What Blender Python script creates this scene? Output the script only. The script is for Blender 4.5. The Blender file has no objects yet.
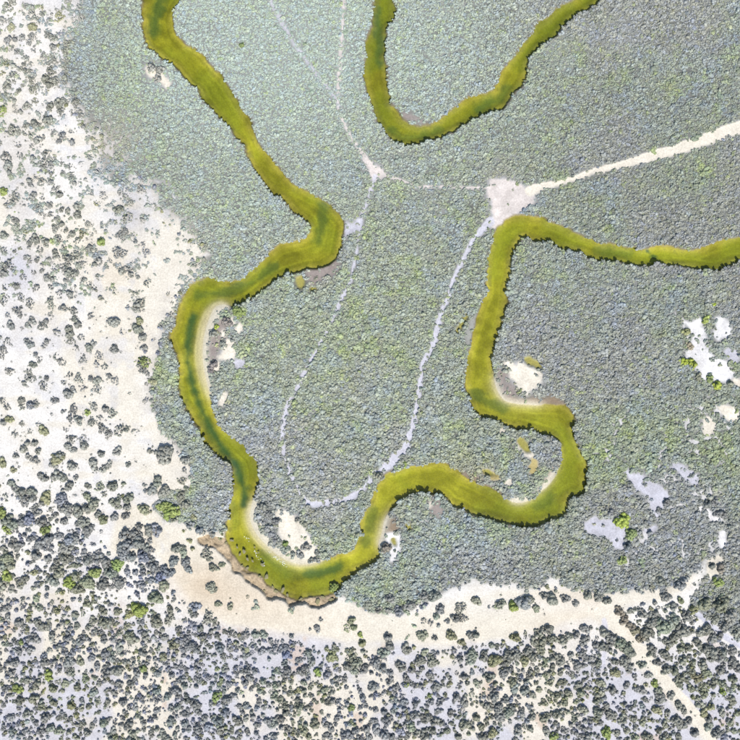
import bpy, math, random
import numpy as np
from mathutils import Vector

# ------------------------------------------------------------------ camera, sky, sun, exposure
PX = 0.2                      # one photograph pixel is 0.2 m on the ground
LAND = 0.50                   # height of the marsh surface above the creek's water level
scene = bpy.context.scene
cam_d = bpy.data.cameras.new('camera'); cam = bpy.data.objects.new('camera', cam_d)
scene.collection.objects.link(cam); scene.camera = cam
cam.location = (0, 0, 148 + LAND); cam.rotation_euler = (0, 0, 0)
cam_d.sensor_width = 36; cam_d.lens = 36.0; cam_d.clip_end = 6000
SUN_EL, SUN_FROM = 51.0, (0.30, -0.95)          # sun stands low right of the picture
world = bpy.data.worlds.new('World'); scene.world = world; world.use_nodes = True
wn = world.node_tree.nodes; wl = world.node_tree.links
sky = wn.new('ShaderNodeTexSky'); sky.sky_type = 'NISHITA'; sky.sun_disc = False
sky.sun_elevation = math.radians(SUN_EL)
sky.sun_rotation = math.atan2(SUN_FROM[0], SUN_FROM[1])
wn['Background'].inputs['Strength'].default_value = 0.12
wl.new(sky.outputs[0], wn['Background'].inputs[0])
sl = bpy.data.lights.new('sun', 'SUN'); sun = bpy.data.objects.new('sun', sl); scene.collection.objects.link(sun)
sl.energy = 4.2; sl.angle = math.radians(0.53); sl.color = (1.0, 0.96, 0.90)
ce = math.cos(math.radians(SUN_EL)); n_ = math.hypot(*SUN_FROM)
sv = Vector((SUN_FROM[0]/n_*ce, SUN_FROM[1]/n_*ce, math.sin(math.radians(SUN_EL))))
sun.rotation_euler = sv.to_track_quat('Z', 'Y').to_euler(); sun.location = sv*200
scene.view_settings.view_transform = 'Standard'; scene.view_settings.look = 'None'
scene.view_settings.exposure = 0.75; scene.view_settings.gamma = 1.0
scene.view_settings.use_curve_mapping = False
scene.cycles.transparent_max_bounces = 16

# ------------------------------------------------------------------ small helpers
rng = np.random.default_rng(7)
random.seed(7)
LINK = scene.collection.objects.link

def W(px, py, z=0.0):
    return ((px-370)*PX, (370-py)*PX, z)

_perm = rng.random((257, 257))
_perm[256, :] = _perm[0, :]; _perm[:, 256] = _perm[:, 0]
def vnoise(x, y, seed=0):
    x = x + seed*37.3; y = y + seed*91.7
    xi = np.floor(x); yi = np.floor(y); fx = x-xi; fy = y-yi
    fx = fx*fx*(3-2*fx); fy = fy*fy*(3-2*fy)
    a = xi.astype(int) & 255; b = yi.astype(int) & 255
    return ((_perm[a, b]*(1-fx)+_perm[a+1, b]*fx)*(1-fy) + (_perm[a, b+1]*(1-fx)+_perm[a+1, b+1]*fx)*fy)
def fbm(x, y, wl_, oct_=4, seed=0):
    s = 0; amp = 1; tot = 0; f = 1.0/wl_
    for o in range(oct_):
        s = s + amp*vnoise(x*f, y*f, seed+o*5.1); tot += amp; amp *= 0.5; f *= 2.03
    return s/tot                                   # 0..1, mean about .5
def sstep(a, b, v):
    t = np.clip((v-a)/(b-a), 0, 1); return t*t*(3-2*t)
def chaikin(p, n=2, closed=False):
    p = [tuple(map(float, q)) for q in p]
    for _ in range(n):
        o = [] if closed else [p[0]]
        m = len(p)
        for i in range(m if closed else m-1):
            a, b = p[i], p[(i+1) % m]
            o.append((a[0]*.75+b[0]*.25, a[1]*.75+b[1]*.25)); o.append((a[0]*.25+b[0]*.75, a[1]*.25+b[1]*.75))
        if not closed: o.append(p[-1])
        p = o
    return p

# ------------------------------------------------------------------ the plan: outlines read off the photograph (pixels)
A_L = [(152,-70),(150,-30),(146,0),(143,6),(143,18),(144,30),(146,41),(150,48),(158,52),(166,61),(176,63),(184,73),(191,82),(199,86),(203,95),(210,104),(217,113),(225,122),(231,131),(237,137),(244,144),(246,150),(248,158),(257,170),(266,181),(273,190),(284,197),(296,211),(304,216),(310,224),(310,234),(304,240),(296,242),(286,244),(276,248),(268,257),(257,266),(247,274),(239,282),(228,284),(216,281),(208,279),(198,281),(189,288),(185,296),(181,302),(178,314),(176,328),(170,335),(174,346),(178,356),(179,370),(178,384),(181,400),(186,408),(193,419),(200,426),(201,436),(207,444),(214,452),(222,460),(229,462),(234,470),(232,482),(233,492),(229,504),(228,514),(226,532),(228,544),(236,556),(246,568),(260,576),(268,584),(278,591),(296,597),(308,598),(326,594),(334,592),(340,588),(344,582),(348,576),(354,572),(364,568),(374,562),(379,555),(378,544),(382,534),(383,524),(387,514),(392,506),(400,499),(412,493),(426,491),(434,492),(444,497),(452,506),(462,508),(468,513),(480,517),(490,516),(502,520),(514,524),(528,526),(540,524),(550,519),(562,517),(566,510),(566,500),(570,495),(582,493),(585,488),(584,476),(587,466),(582,456),(576,444),(571,432),(574,420),(570,412),(562,407),(544,406),(528,405),(514,404),(504,401),(498,392),(494,380),(492,366),(491,358),(493,348),(497,334),(500,324),(504,308),(505,296),(506,286),(510,276),(511,266),(511,252),(518,240),(526,234),(536,239),(550,239),(558,245),(572,248),(580,249),(588,255),(608,259),(622,261),(634,265),(646,266),(660,264),(672,265),(686,266),(700,267),(714,269),(724,267),(732,262),(740,260),(775,257),(830,250)]
A_R = [(184,-70),(184,-30),(179,0),(172,9),(170,20),(173,34),(182,43),(196,51),(206,60),(212,69),(222,78),(227,88),(234,98),(241,110),(248,122),(254,134),(261,147),(270,160),(279,170),(288,181),(296,187),(306,191),(318,197),(328,205),(336,214),(343,222),(342,232),(339,248),(336,257),(326,264),(320,267),(308,267),(296,270),(284,274),(276,278),(266,286),(257,294),(244,302),(232,306),(222,304),(214,307),(209,318),(204,334),(202,350),(203,366),(207,384),(210,398),(214,414),(218,426),(226,433),(236,441),(250,454),(256,466),(257,480),(254,492),(251,506),(249,518),(254,532),(266,546),(280,558),(296,565),(310,565),(326,561),(340,556),(352,553),(358,544),(361,536),(360,524),(365,512),(374,502),(375,490),(382,482),(388,474),(400,472),(410,467),(426,467),(442,463),(456,473),(468,480),(484,488),(496,494),(510,502),(520,504),(530,501),(540,493),(550,486),(558,474),(562,462),(562,450),(559,443),(554,436),(544,434),(532,430),(518,426),(504,424),(492,418),(478,414),(475,404),(470,397),(467,386),(469,372),(470,354),(474,334),(480,320),(482,306),(488,296),(487,284),(488,266),(491,252),(494,236),(499,226),(510,219),(524,217),(538,218),(550,223),(564,228),(574,234),(592,240),(602,245),(616,245),(630,248),(646,250),(654,246),(672,247),(690,251),(704,249),(716,244),(730,239),(740,237),(775,232),(830,228)]
B_O = [(378,-70),(377,-20),(375,0),(373,14),(373,30),(370,38),(366,43),(368,54),(365,64),(366,76),(368,88),(373,104),(376,118),(382,128),(390,138),(400,144),(414,145),(426,141),(442,136),(454,130),(464,125),(478,116),(488,113),(499,109),(509,102),(514,92),(524,80),(526,70),(528,58),(535,52),(538,45),(548,39),(555,36),(559,28),(566,21),(574,13),(584,10),(592,5),(598,2),(615,-20),(640,-70)]
B_I = [(396,-70),(394,-20),(392,0),(395,10),(393,20),(385,28),(384,42),(386,50),(384,62),(384,78),(387,90),(390,104),(398,116),(408,124),(418,127),(432,124),(444,117),(456,106),(474,97),(488,94),(497,90),(502,76),(510,62),(520,48),(528,38),(534,33),(538,24),(553,18),(558,9),(572,3),(580,-1),(596,-30),(618,-70)]
CREEK_A = chaikin(A_L, 1) + chaikin(A_R, 1)[::-1]
CREEK_B = chaikin(B_O, 1) + chaikin(B_I, 1)[::-1]
POOLS = [  # little ponds of the marsh (outline, water level)
 [(515,440),(520,436),(525,439),(530,445),(532,452),(528,454),(522,448)],
 [(296,276),(304,275),(306,284),(301,290),(296,287)],
 [(308,288),(316,287),(317,291),(312,293)],
 [(391,539),(395,536),(397,541),(397,546),(393,545)],
 [(521,356),(530,358),(537,361),(544,366),(540,369),(531,367),(527,363)],
 [(407,523),(412,523),(412,529),(409,533),(406,533)],
 [(455,332),(460,326),(462,317),(470,313),(466,320),(460,333),(457,337)],
 [(480,470),(488,470),(498,474),(498,476),(488,475)]]
SALT = [(84,-70),(84,0),(80,22),(71,40),(66,56),(65,80),(74,96),(82,112),(88,126),(98,130),(104,140),(100,155),(104,166),(118,184),(128,178),(142,172),(150,180),(158,192),(165,212),(186,226),(200,236),(205,252),(198,264),(206,272),(198,280),(184,293),(170,318),(161,340),(157,360),(153,385),(153,405),(160,425),(172,438),(180,446),(184,460),(192,470),(192,492),(162,494),(155,505),(164,520),(184,522),(196,529),(208,533),(226,528),(240,545),(262,570),(300,585),(338,592),(352,602),(372,612),(400,612),(420,602),(440,590),(452,584),(494,581),(530,588),(544,583),(556,577),(568,586),(592,590),(620,592),(652,588),(680,580),(698,567),(706,553),(712,556),(707,575),(698,590),(690,605),(700,615),(740,638),(830,680),(830,830),(-70,830),(-70,-70)]
BEACH = [(118,512),(150,502),(160,522),(196,532),(208,532),(228,527),(234,548),(240,562),(262,592),(290,608),(345,600),(400,618),(440,602),(500,592),(545,590),(600,592),(650,590),(698,568),(690,586),(650,600),(618,606),(640,640),(716,745),(706,745),(655,680),(610,628),(590,616),(560,622),(540,628),(500,640),(440,644),(380,640),(340,642),(300,632),(260,628),(225,622),(196,604),(175,580),(160,556),(140,548),(125,560),(108,548)]
TERRACE = [(196,538),(199,543),(208,547),(216,548),(222,556),(229,562),(232,570),(244,578),(250,583),(260,589),(263,593),(267,600),(272,600),(276,598),(286,602),(290,607),(296,605),(306,604),(311,608),(316,607),(325,607),(333,602),(338,597),(330,594),(320,592),(296,592),(270,582),(246,562),(230,544),(222,537),(206,535)]
BARS = [[(232,304),(216,300),(205,310),(199,330),(195,350),(197,370),(203,390),(209,404),(211,395),(209,376),(206,362),(206,348),(209,336),(216,320),(226,311)],
 [(250,500),(246,512),(250,532),(264,548),(280,561),(296,567),(312,567),(326,562),(325,559),(314,560),(300,560),(288,552),(279,540),(270,532),(262,520),(258,508),(255,500)],
 [(506,501),(514,506),(522,506),(533,501),(534,497),(524,498),(514,500)],
 [(492,374),(491,385),(497,397),(503,403),(512,406),(546,408),(546,405),(528,403),(512,402),(504,399),(499,390),(496,380)],
 [(556,474),(548,488),(540,496),(536,494),(546,483),(552,474),(558,464)],
 [(384,515),(376,540),(378,550),(382,548),(383,540),(386,524),(392,510)]]
MUD = [([(470,318),(478,312),(481,312),(476,330),(471,350),(466,352),(462,346),(466,330)],'greymud'),
 [[(495,365),(506,362),(508,372),(504,388),(514,380),(518,392),(512,402),(504,400),(497,388)],'mauve'],
 [[(506,396),(520,398),(540,398),(556,396),(568,404),(560,407),(520,405),(506,402)],'brown'],
 [[(456,470),(468,473),(486,482),(500,490),(510,500),(500,497),(484,489),(466,480)],'brown'],
 [[(548,482),(554,472),(557,466),(553,464),(548,474),(540,488)],'brown'],
 [[(384,520),(390,516),(398,524),(396,532),(388,536),(384,530)],'brown'],
 [[(304,268),(322,267),(336,258),(340,262),(334,274),(318,284),(306,282)],'mauve'],
 [[(428,497),(438,500),(446,506),(444,514),(436,520),(429,508)],'mauve'],
 [[(396,116),(404,121),(416,124),(426,122),(420,118),(404,114)],'mauve'],
 [[(206,312),(218,312),(226,320),(226,344),(216,352),(214,380),(208,376),(206,350)],'mauve']]
PANS = [  # outline, colour
 ([(683,324),(692,328),(700,322),(703,334),(706,348),(712,356),(722,358),(730,370),(724,376),(708,375),(698,370),(696,362),(688,354),(694,348),(696,338),(690,332)],'white'),
 ([(716,320),(726,322),(732,336),(722,336),(720,342),(715,332)],'white'),
 ([(628,464),(632,478),(642,479),(654,484),(667,496),(661,502),(658,510),(655,516),(650,502),(647,494),(636,491),(632,482)],'lavender'),
 ([(590,521),(612,520),(614,524),(628,529),(622,536),(624,542),(630,542),(622,548),(614,544),(606,535),(590,533)],'lavender'),
 ([(646,526),(654,526),(654,536),(648,534)],'lavender'),
 ([(242,322),(242,332),(236,336),(231,334),(236,328)],'cream'),
 ([(228,340),(235,348),(234,356),(226,360),(216,360),(222,354),(225,348)],'cream'),
 ([(230,316),(232,324),(236,326),(234,318)],'cream'),
 ([(218,336),(224,332),(226,334),(220,340)],'cream'),
 ([(220,390),(228,394),(226,404),(220,408)],'cream'),
 ([(214,360),(218,364),(217,376),(214,374)],'cream'),
 ([(234,360),(242,356),(243,365),(238,369)],'lavender'),
 ([(274,512),(288,515),(300,522),(306,534),(312,544),(322,556),(312,560),(300,558),(290,550),(284,542),(280,528)],'cream'),
 ([(504,363),(512,362),(518,368),(520,358),(526,368),(538,370),(540,378),(537,384),(530,390),(520,390),(516,380),(508,376),(510,370)],'cream'),
 ([(526,392),(531,393),(530,396),(525,395)],'cream'),
 ([(384,540),(392,532),(400,534),(399,544),(396,558),(384,565),(392,556),(391,547)],'white'),
 ([(505,478),(514,478),(512,484),(506,486)],'cream'),
 ([(428,502),(433,504),(432,510),(428,508)],'cream'),
 ([(481,469),(490,470),(499,474),(502,478),(494,478),(486,474)],'ochre'),
 ([(149,62),(158,70),(170,82),(168,90),(160,82),(148,76)],'cream'),
 ([(490,178),(502,181),(514,182),(524,189),(532,191),(530,206),(518,214),(506,220),(496,229),(494,218),(492,204),(490,188)],'pinkish'),
 ([(364,158),(372,164),(384,172),(380,178),(374,180),(370,174)],'pinkish'),
 ([(342,220),(350,226),(360,218),(362,228),(350,230),(344,238)],'lavender'),
 ([(498,428),(506,427),(506,434),(501,435)],'cream'),
 ([(520,440),(528,446),(534,456),(530,458),(520,448)],'cream'),
 ([(672,463),(690,468),(702,486),(690,482),(678,474)],'lavender'),
 ([(724,350),(740,352),(740,362),(734,364)],'lavender'),
 ([(730,380),(745,378),(745,392),(736,388)],'cream'),
 ([(704,420),(716,420),(712,436),(704,432)],'cream'),
 ([(716,404),(736,408),(738,424),(722,418)],'cream'),
 ([(532,454),(538,470),(534,478),(530,470)],'ochre'),
 ([(700,506),(708,508),(716,514),(722,522),(718,526),(710,518),(702,512)],'white'),
 ([(720,530),(726,534),(727,546),(722,552),(719,540)],'white'),
 ([(712,556),(722,558),(720,570),(712,578),(706,572)],'cream')]
PATHS = [  # points with half width, colour, broken?
 ([(800,104,6.5),(740,127,6),(712,137,5.5),(692,144,5),(672,151,4.5),(652,156,4.5),(638,160,3.8),(622,165,3.2),(604,169,2.8),(592,171,2.5),(580,177,2.4),(564,181,2.3),(556,184,2.4),(540,187,3.5),(530,191,4)],'cream',0),
 ([(490,222,3.4),(474,238,1.5),(464,258,1.4),(454,278,1.4),(449,296,1.5),(443,308,1.6),(438,326,2.4),(434,342,2.3),(424,362,2.2),(420,380,1.9),(418,402,1.6),(414,422,2.2),(408,440,2.4),(405,450,3),(396,458,5),(384,468,4),(374,474,2.6),(370,482,1.8),(354,496,2),(336,502,2.3),(314,504,2.4),(306,500,2)],'lavender',0),
 ([(375,176,2),(371,190,.9),(368,200,1),(361,218,1.2),(357,250,.8),(352,277,.8),(342,299,1.1),(332,320,1.1),(320,344,1.2),(308,366,1.3),(296,390,1.4),(288,402,1.5),(284,421,2.6),(282,444,1.4),(289,471,1.3),(299,492,1.6),(308,502,2)],'lavender',.22),
 ([(344,-60,1.0),(344,0,1.0),(343,20,1.0),(341,50,1.0),(339,76,1.4),(338,100,1.0),(339,114,1.0),(344,124,1.1),(356,144,1.4),(366,160,2),(374,170,3),(384,175,2.2),(396,179,1),(416,187,.8),(444,187,.7),(470,188,.7),(490,188,.8)],'pinkish',.15),
 ([(250,-50,.9),(270,0,1),(276,12,1.2),(286,30,1.1),(295,46,1),(302,54,.9),(316,74,.9),(334,96,1),(340,108,.9)],'lavender',.2),
 ([(604,612,9),(622,630,6),(636,646,4.6),(650,662,4),(668,682,3.6),(686,702,3.4),(704,724,3.6),(714,742,3.4),(740,790,3)],'cream',0),
 ([(695,612,1.6),(712,626,2.2),(728,638,2.2),(740,646,2),(790,672,2)],'lavender',0),
 ([(604,620,2),(606,640,2),(602,665,2)],'lavender',.2)]
COL = dict(white=(.465,.452,.425), cream=(.45,.42,.355), peach=(.385,.315,.23), lavender=(.325,.325,.358), pinkish=(.41,.375,.35),
           ochre=(.30,.25,.11), soil=(.115,.12,.11), terrace=(.285,.225,.15), bank=(.11,.09,.055), bed=(.278,.248,.052),
           mauve=(.20,.17,.155), brown=(.18,.135,.09), greymud=(.22,.22,.20), algae=(.038,.085,.085), green_bed=(.17,.185,.035))

# ------------------------------------------------------------------ fields on a grid of one pixel
G0, G1 = -60, 800
gx = np.arange(G0, G1+1, dtype=float); X, Y = np.meshgrid(gx, gx)     # [row=y, col=x], pixels
N = len(gx)
def pip(poly, x, y):
    ins = np.zeros(x.shape, bool); m = len(poly)
    for i in range(m):
        x0, y0 = poly[i]; x1, y1 = poly[(i+1) % m]
        if y0 == y1: continue
        c = ((y0 > y) != (y1 > y)) & (x < (x1-x0)*(y-y0)/(y1-y0)+x0)
        ins ^= c
    return ins
def window(poly, pad):
    xs = [p[0] for p in poly]; ys = [p[1] for p in poly]
    c = lambda v: int(min(max(v-G0, 0), N))
    return slice(c(min(ys)-pad), c(max(ys)+pad+1)), slice(c(min(xs)-pad), c(max(xs)+pad+1))
def seg_dist(pts, closed, R, width=False):
    """distance (px) to a polyline inside a band of R px; with widths: distance minus half width"""
    D = np.full(X.shape, float(R)); m = len(pts)
    for i in range(m if closed else m-1):
        a, b = pts[i], pts[(i+1) % m]
        s = window([a[:2], b[:2]], R)
        x, y = X[s], Y[s]
        dx, dy = b[0]-a[0], b[1]-a[1]; L = dx*dx+dy*dy+1e-9
        t = np.clip(((x-a[0])*dx+(y-a[1])*dy)/L, 0, 1)
        d = np.hypot(x-a[0]-t*dx, y-a[1]-t*dy)
        if width: d = d-(a[2]+(b[2]-a[2])*t)
        D[s] = np.minimum(D[s], d)
    return D
def blur(m, r):
    m = m.astype(float)
    for ax in (0, 1):
        for _ in range(2):
            c = np.cumsum(np.pad(m, [(r+1, r) if k == ax else (0, 0) for k in (0, 1)], mode='edge'), axis=ax)
            m = (np.take(c, range(2*r+1, c.shape[ax]), axis=ax)-np.take(c, range(0, c.shape[ax]-2*r-1), axis=ax))/(2*r+1)
    return m
n_fine = fbm(X, Y, 6, 3, 1)-.5
n_mid = fbm(X, Y, 22, 4, 2)-.5
n_big = fbm(X, Y, 90, 4, 3)-.5
n_b2 = fbm(X, Y, 60, 4, 9)-.5
n_grain = rng.random(X.shape)-.5
WX = X + (fbm(X, Y, 14, 3, 11)-.5)*9; WY = Y + (fbm(X, Y, 14, 3, 12)-.5)*9     # for wavy edges
wx = X + (fbm(X, Y, 5, 3, 13)-.5)*4; wy = Y + (fbm(X, Y, 5, 3, 14)-.5)*4
vx = X + (fbm(X, Y, 9, 4, 15)-.5)*9 + n_grain*1.2; vy = Y + (fbm(X, Y, 9, 4, 16)-.5)*9 + n_grain[::-1]*1.2
def mask(poly, warp=1, pad=8):
    s = window(poly, pad); o = np.zeros(X.shape, bool)
    a, b = ((X, Y), (wx, wy), (WX, WY), (vx, vy))[warp]
    o[s] = pip(poly, a[s], b[s]); return o

def creek_sdf(poly):
    d = seg_dist(poly, True, 40)
    return np.where(mask(poly, 0), -d, d)
sdA = creek_sdf(CREEK_A); sdB = creek_sdf(CREEK_B)
sd = np.minimum(sdA, sdB)
bar_m = np.zeros(X.shape)
bar_ids = []
for b in BARS:
    m = mask(chaikin(b, 2, True), 0); bar_ids.append(m); bar_m = np.maximum(bar_m, m)
gentle = np.clip(blur(bar_m > 0, 3)*1.9, 0, 1); wide = np.clip(blur(bar_m > 0, 8)*2.6, 0, 1)
jag = (n_fine*3.4 + n_mid*6.5)*(1-gentle)*sstep(-8, 0, sd)
SD = sd + jag - 1.3*(1-gentle)                                      # ragged bank line
salt = mask(SALT, 2)
salt_s = blur(salt, 3); salt_c = blur(sstep(.36, .64, blur(salt, 5)+n_fine*.95+n_mid*.45+n_grain*.25), 1)
beach = mask(BEACH, 2); beach_s = blur(beach, 4)
terr = mask(TERRACE, 1)
pool_ids = [mask(chaikin(p, 2, True), 1) for p in POOLS]
def grow(p, k):
    a = sum(q[0] for q in p)/len(p); b = sum(q[1] for q in p)/len(p)
    return [(a+(x-a)*k, b+(y-b)*k) for x, y in p]
pan_ids = [(mask(chaikin(grow(p, 1.22 if i < 5 else 1.08), 1, True), 3), c) for i, (p, c) in enumerate(PANS)]
mud_ids = [(mask(chaikin(p, 2, True), 3), c) for p, c in MUD]
path_ids = []
for pts, c, brk in PATHS:
    d = seg_dist(pts, False, 14, True)
    d = d + n_fine*2.2 + (np.clip(fbm(X, Y, 9, 2, 21)-.52, 0, 1)*14*brk if brk else 0)
    path_ids.append((d, c))

# heights (metres above the creek's water)
Z = LAND + n_big*.10 + n_mid*.05 + n_fine*.05
Z = Z + salt_s*(.18 + n_mid*.08) + np.exp(-(((X-265)/90)**2+((Y-596)/30)**2))*.26
for m, c in pan_ids: Z = Z - blur(m, 1)*.07
for d, c in path_ids: Z = Z - sstep(1.0, -1.0, d)*.06
crk = sstep(.05, .0, np.abs(fbm(X, Y, 7, 2, 95)-.5))
terr_z = .07 + (n_fine*.5 + n_mid*.22) - crk*.22 + .012*np.clip(sd, 0, 15)
tb = blur(terr, 1); tb = np.clip((tb-.32)*3.2, 0, 1)
Z = Z*(1-tb) + terr_z*tb
for p, m in zip(POOLS, pool_ids): Z = Z - np.clip(blur(m, 1)*1.3, 0, 1)*.42
inside = -SD
chan = seg_dist([(192,316),(187,340),(186,360),(190,380),(198,405),(207,424),(220,447),(236,466),(243,490),(243,505)], False, 14)
algae = sstep(8, 0, chan + n_mid*8 + n_fine*4) * .9
for pts, w, k in [([(160,-20),(159,0),(154,14),(151,30)], 9, .7), ([(306,574),(322,575),(338,568)], 8, .75), ([(322,205),(322,225),(318,240)], 9, .5),
                  ([(372,510),(368,530),(366,545)], 9, .45), ([(379,6),(378,24),(380,40),(378,60)], 8, .6), ([(390,128),(402,136),(420,136),(440,128)], 8, .45),
                  ([(475,392),(488,402),(505,410)], 8, .5), ([(648,250),(656,256),(662,264)], 4, .8), ([(540,505),(552,500)], 12, .4), ([(262,556),(285,574),(305,577)], 8, .3),
                  ([(196,296),(206,294),(230,290),(250,282),(275,265)], 7, .5), ([(232,505),(234,530)], 8, .3), ([(508,86),(500,98),(480,106)], 8, .5), ([(600,249),(630,254)], 7, .35)]:
    algae = np.maximum(algae, sstep(w, w*.15, seg_dist(pts, False, 16)+n_fine*7+n_mid*6)*k)
steep_bed = -(.14 + .42*sstep(0, 9, inside) + .08*algae) + n_mid*.12 + n_fine*.10
gent_bed = -(.012*np.clip(inside, 0, 9) + .05*np.clip(inside-9, 0, 14)) - .06*algae + .004
bed = steep_bed*(1-wide) + gent_bed*wide
gent_land = np.minimum(Z, .004 + .03*np.clip(SD, 0, 40))
land = Z*(1-gentle) + gent_land*gentle
t_bank = sstep(-.6, 1.1, SD)*(1-gentle) + sstep(-.5, .5, SD)*gentle
Z = bed*(1-t_bank) + land*t_bank

# colours of the ground, with the top-centre haze painted in
def put(C, m, c): return C*(1-m[..., None]) + np.asarray(c)*m[..., None]
C = np.ones(X.shape+(3,))*np.array(COL['soil'])
C = C*(1 + (n_mid*.5+n_fine*.4)[..., None])
C = put(C, sstep(.12, .3, n_b2), (.17, .175, .165))
haze_n = np.exp(-(((X-300)/150)**2 + ((Y-40)/130)**2))  # haze and glare at top centre, painted into the soil colour
C = put(C, haze_n*.55, (.25, .27, .25))
sandc = np.ones(C.shape)*np.array(COL['white'])
sandc = put(sandc, sstep(-.02, .16, n_big + .17*sstep(60, 170, X)*(Y < 520) - .05)*.85, COL['cream'])
sandc = put(sandc, sstep(.05, .22, n_b2)*.35*(X < 130), COL['lavender'])
low = sstep(600, 650, Y + n_mid*40 - .06*X + 12)
sandc = put(sandc, low*.85, COL['lavender'])
sandc = put(sandc, low*sstep(.03, .16, n_b2)*.9, COL['cream'])
sandc = put(sandc, low*sstep(.20, .30, n_mid)*.6, (.36, .28, .22))
sandc = put(sandc, np.clip(beach_s*1.4, 0, 1), COL['cream'])
for bx_, by_, br_, k_ in [(205,585,36,.8),(250,600,40,.5),(112,275,22,.3),(300,614,40,.3),(560,616,40,.25),(60,600,16,.35),(585,600,26,.25)]:
    sandc = put(sandc, np.exp(-((X-bx_)**2+((Y-by_)*1.5)**2)/br_**2)*k_, COL['peach'])
sandc = put(sandc, np.exp(-(((X-20)/22)**2+((Y-272)/26)**2))*.8, COL['lavender'])
sandc = put(sandc, np.exp(-(((X-130)/20)**2+((Y-212)/26)**2))*.75, (.27, .27, .29))
sandc = put(sandc, np.exp(-(((X-500)/110)**2+((Y-604)/9)**2))*.5, COL['white'])
rim = np.clip((1-blur(salt, 13))*2.2, 0, 1)*(Y < 480)*sstep(.32, .62, fbm(X, Y, 11, 4, 63))
sandc = put(sandc, rim*.8, (.325, .31, .285))
sandc = put(sandc, sstep(.57, .72, fbm(X, Y, 17, 4, 64))*.45*(Y < 560)*(X < 170), (.36, .36, .375))
sandc = put(sandc, sstep(.55, .75, fbm(X*.45, Y, 13, 4, 66))*.5*(X < 200), (.43, .395, .32))
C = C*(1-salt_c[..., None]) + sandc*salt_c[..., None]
vein = sstep(.040, .012, np.abs(fbm(X, Y, 34, 4, 91)-.5))
vz = np.zeros(X.shape)
for x_, y_, r1, k in [(650,480,46,1),(690,520,44,1),(620,440,36,.7),(712,430,34,1),(640,545,34,.9),(700,330,34,.8),(420,520,24,.5),(500,455,30,.4),(300,430,40,.45),(210,340,20,.8),(620,300,30,.3),(350,560,14,.4),(104,146,28,1),(182,244,30,1),(154,206,26,1),(90,118,18,.8)]:
    vz = np.maximum(vz, k*np.exp(-((X-x_)**2+(Y-y_)**2)/r1**2))
vein = vein*sstep(.18, .6, vz)
halo = np.zeros(X.shape)
for m, c in pan_ids:
    if m.sum() > 60: halo = np.maximum(halo, np.clip(blur(m, 6)*2.0, 0, 1))
for d, c in path_ids: halo = np.maximum(halo, sstep(4.0, 0, d)*.5)
C = put(C, halo*(1-salt_s)*.75, (.31, .31, .31))
C = put(C, vein*(1-salt_s), (.37, .365, .36))
C = put(C, np.exp(-((X-108)**2+(Y-148)**2)/34**2)*.6*(1-salt_c), (.30, .275, .24)); C = put(C, np.exp(-((X-182)**2+(Y-240)**2)/30**2)*.6*(1-salt_c), (.32, .30, .27))
for m, c in mud_ids: C = put(C, blur(m, 2)*.9, COL[c])
mott = (1 + .35*n_fine + .3*n_mid)[..., None]
for m, c in pan_ids: C = put(C, np.clip(blur(m, 1)*1.3, 0, 1), np.array(COL[c])*mott if c != 'white' else np.array((.46, .455, .45))*mott)
for (d, c), k in zip(path_ids, (1, .95, .9, .7, .6, 1, 1, .8)): C = put(C, sstep(1.8, -.2, d)*k, np.array(COL[c])*(1.02 if c == 'cream' else 1.12))
C = put(C, tb, COL['terrace']); C = C*(1 + (tb*(n_fine*.8+n_grain*.35-.35*crk))[..., None])
pm = np.zeros(X.shape)
for m in pool_ids: pm = np.maximum(pm, blur(m, 1))
C = put(C, np.clip(pm*1.2, 0, 1), (.235, .22, .07))
wetband = sstep(2.6, .4, SD)*(1-gentle)
C = put(C, wetband*.85, COL['bank'])
barc = put(np.ones(C.shape)*np.array((.40, .375, .31)), sstep(6, -1, SD)*.5, (.34, .31, .21))
C = put(C, gentle*sstep(-14, 0, SD), np.array((0, 0, 0))) + barc*(gentle*sstep(-14, 0, SD))[..., None]
bedc = np.ones(C.shape)*np.array(COL['bed'])*(1+(n_mid*.7+n_fine*.35)[..., None])
bedc = put(bedc, wide*sstep(20, 3, inside)*.9, (.40, .37, .215))
bedc = put(bedc, sstep(-.06, .16, n_b2+n_mid*.4)*.65, COL['green_bed'])
streak = fbm(sd*9 + n_mid*26, X*.35+Y*.35, 22, 3, 61)-.5
bedc = bedc*(1 + np.clip(streak*.55+n_mid*.5, -.3, .3)[..., None])
bedc = put(bedc, ((sdB < sdA)*sstep(-.2, .15, n_mid+n_b2*.5)*.6).astype(float), (.12, .135, .03))
bedc = put(bedc, algae, COL['algae'])
bedc = put(bedc, sstep(.16, .30, n_fine+n_mid*.5)*sstep(9, 2, inside)*.5*(1-gentle), (.09, .10, .035))
w_in = sstep(1.0, -1.0, SD)
keep = gentle*sstep(-14, 0, SD)*(1-sstep(0, -6, SD)*.5)
w_in = w_in*(1-keep*.6)
C = C*(1-w_in[..., None]) + bedc*w_in[..., None]
C = np.clip(C*(1+n_grain[..., None]*.06), .01, .82)

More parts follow.
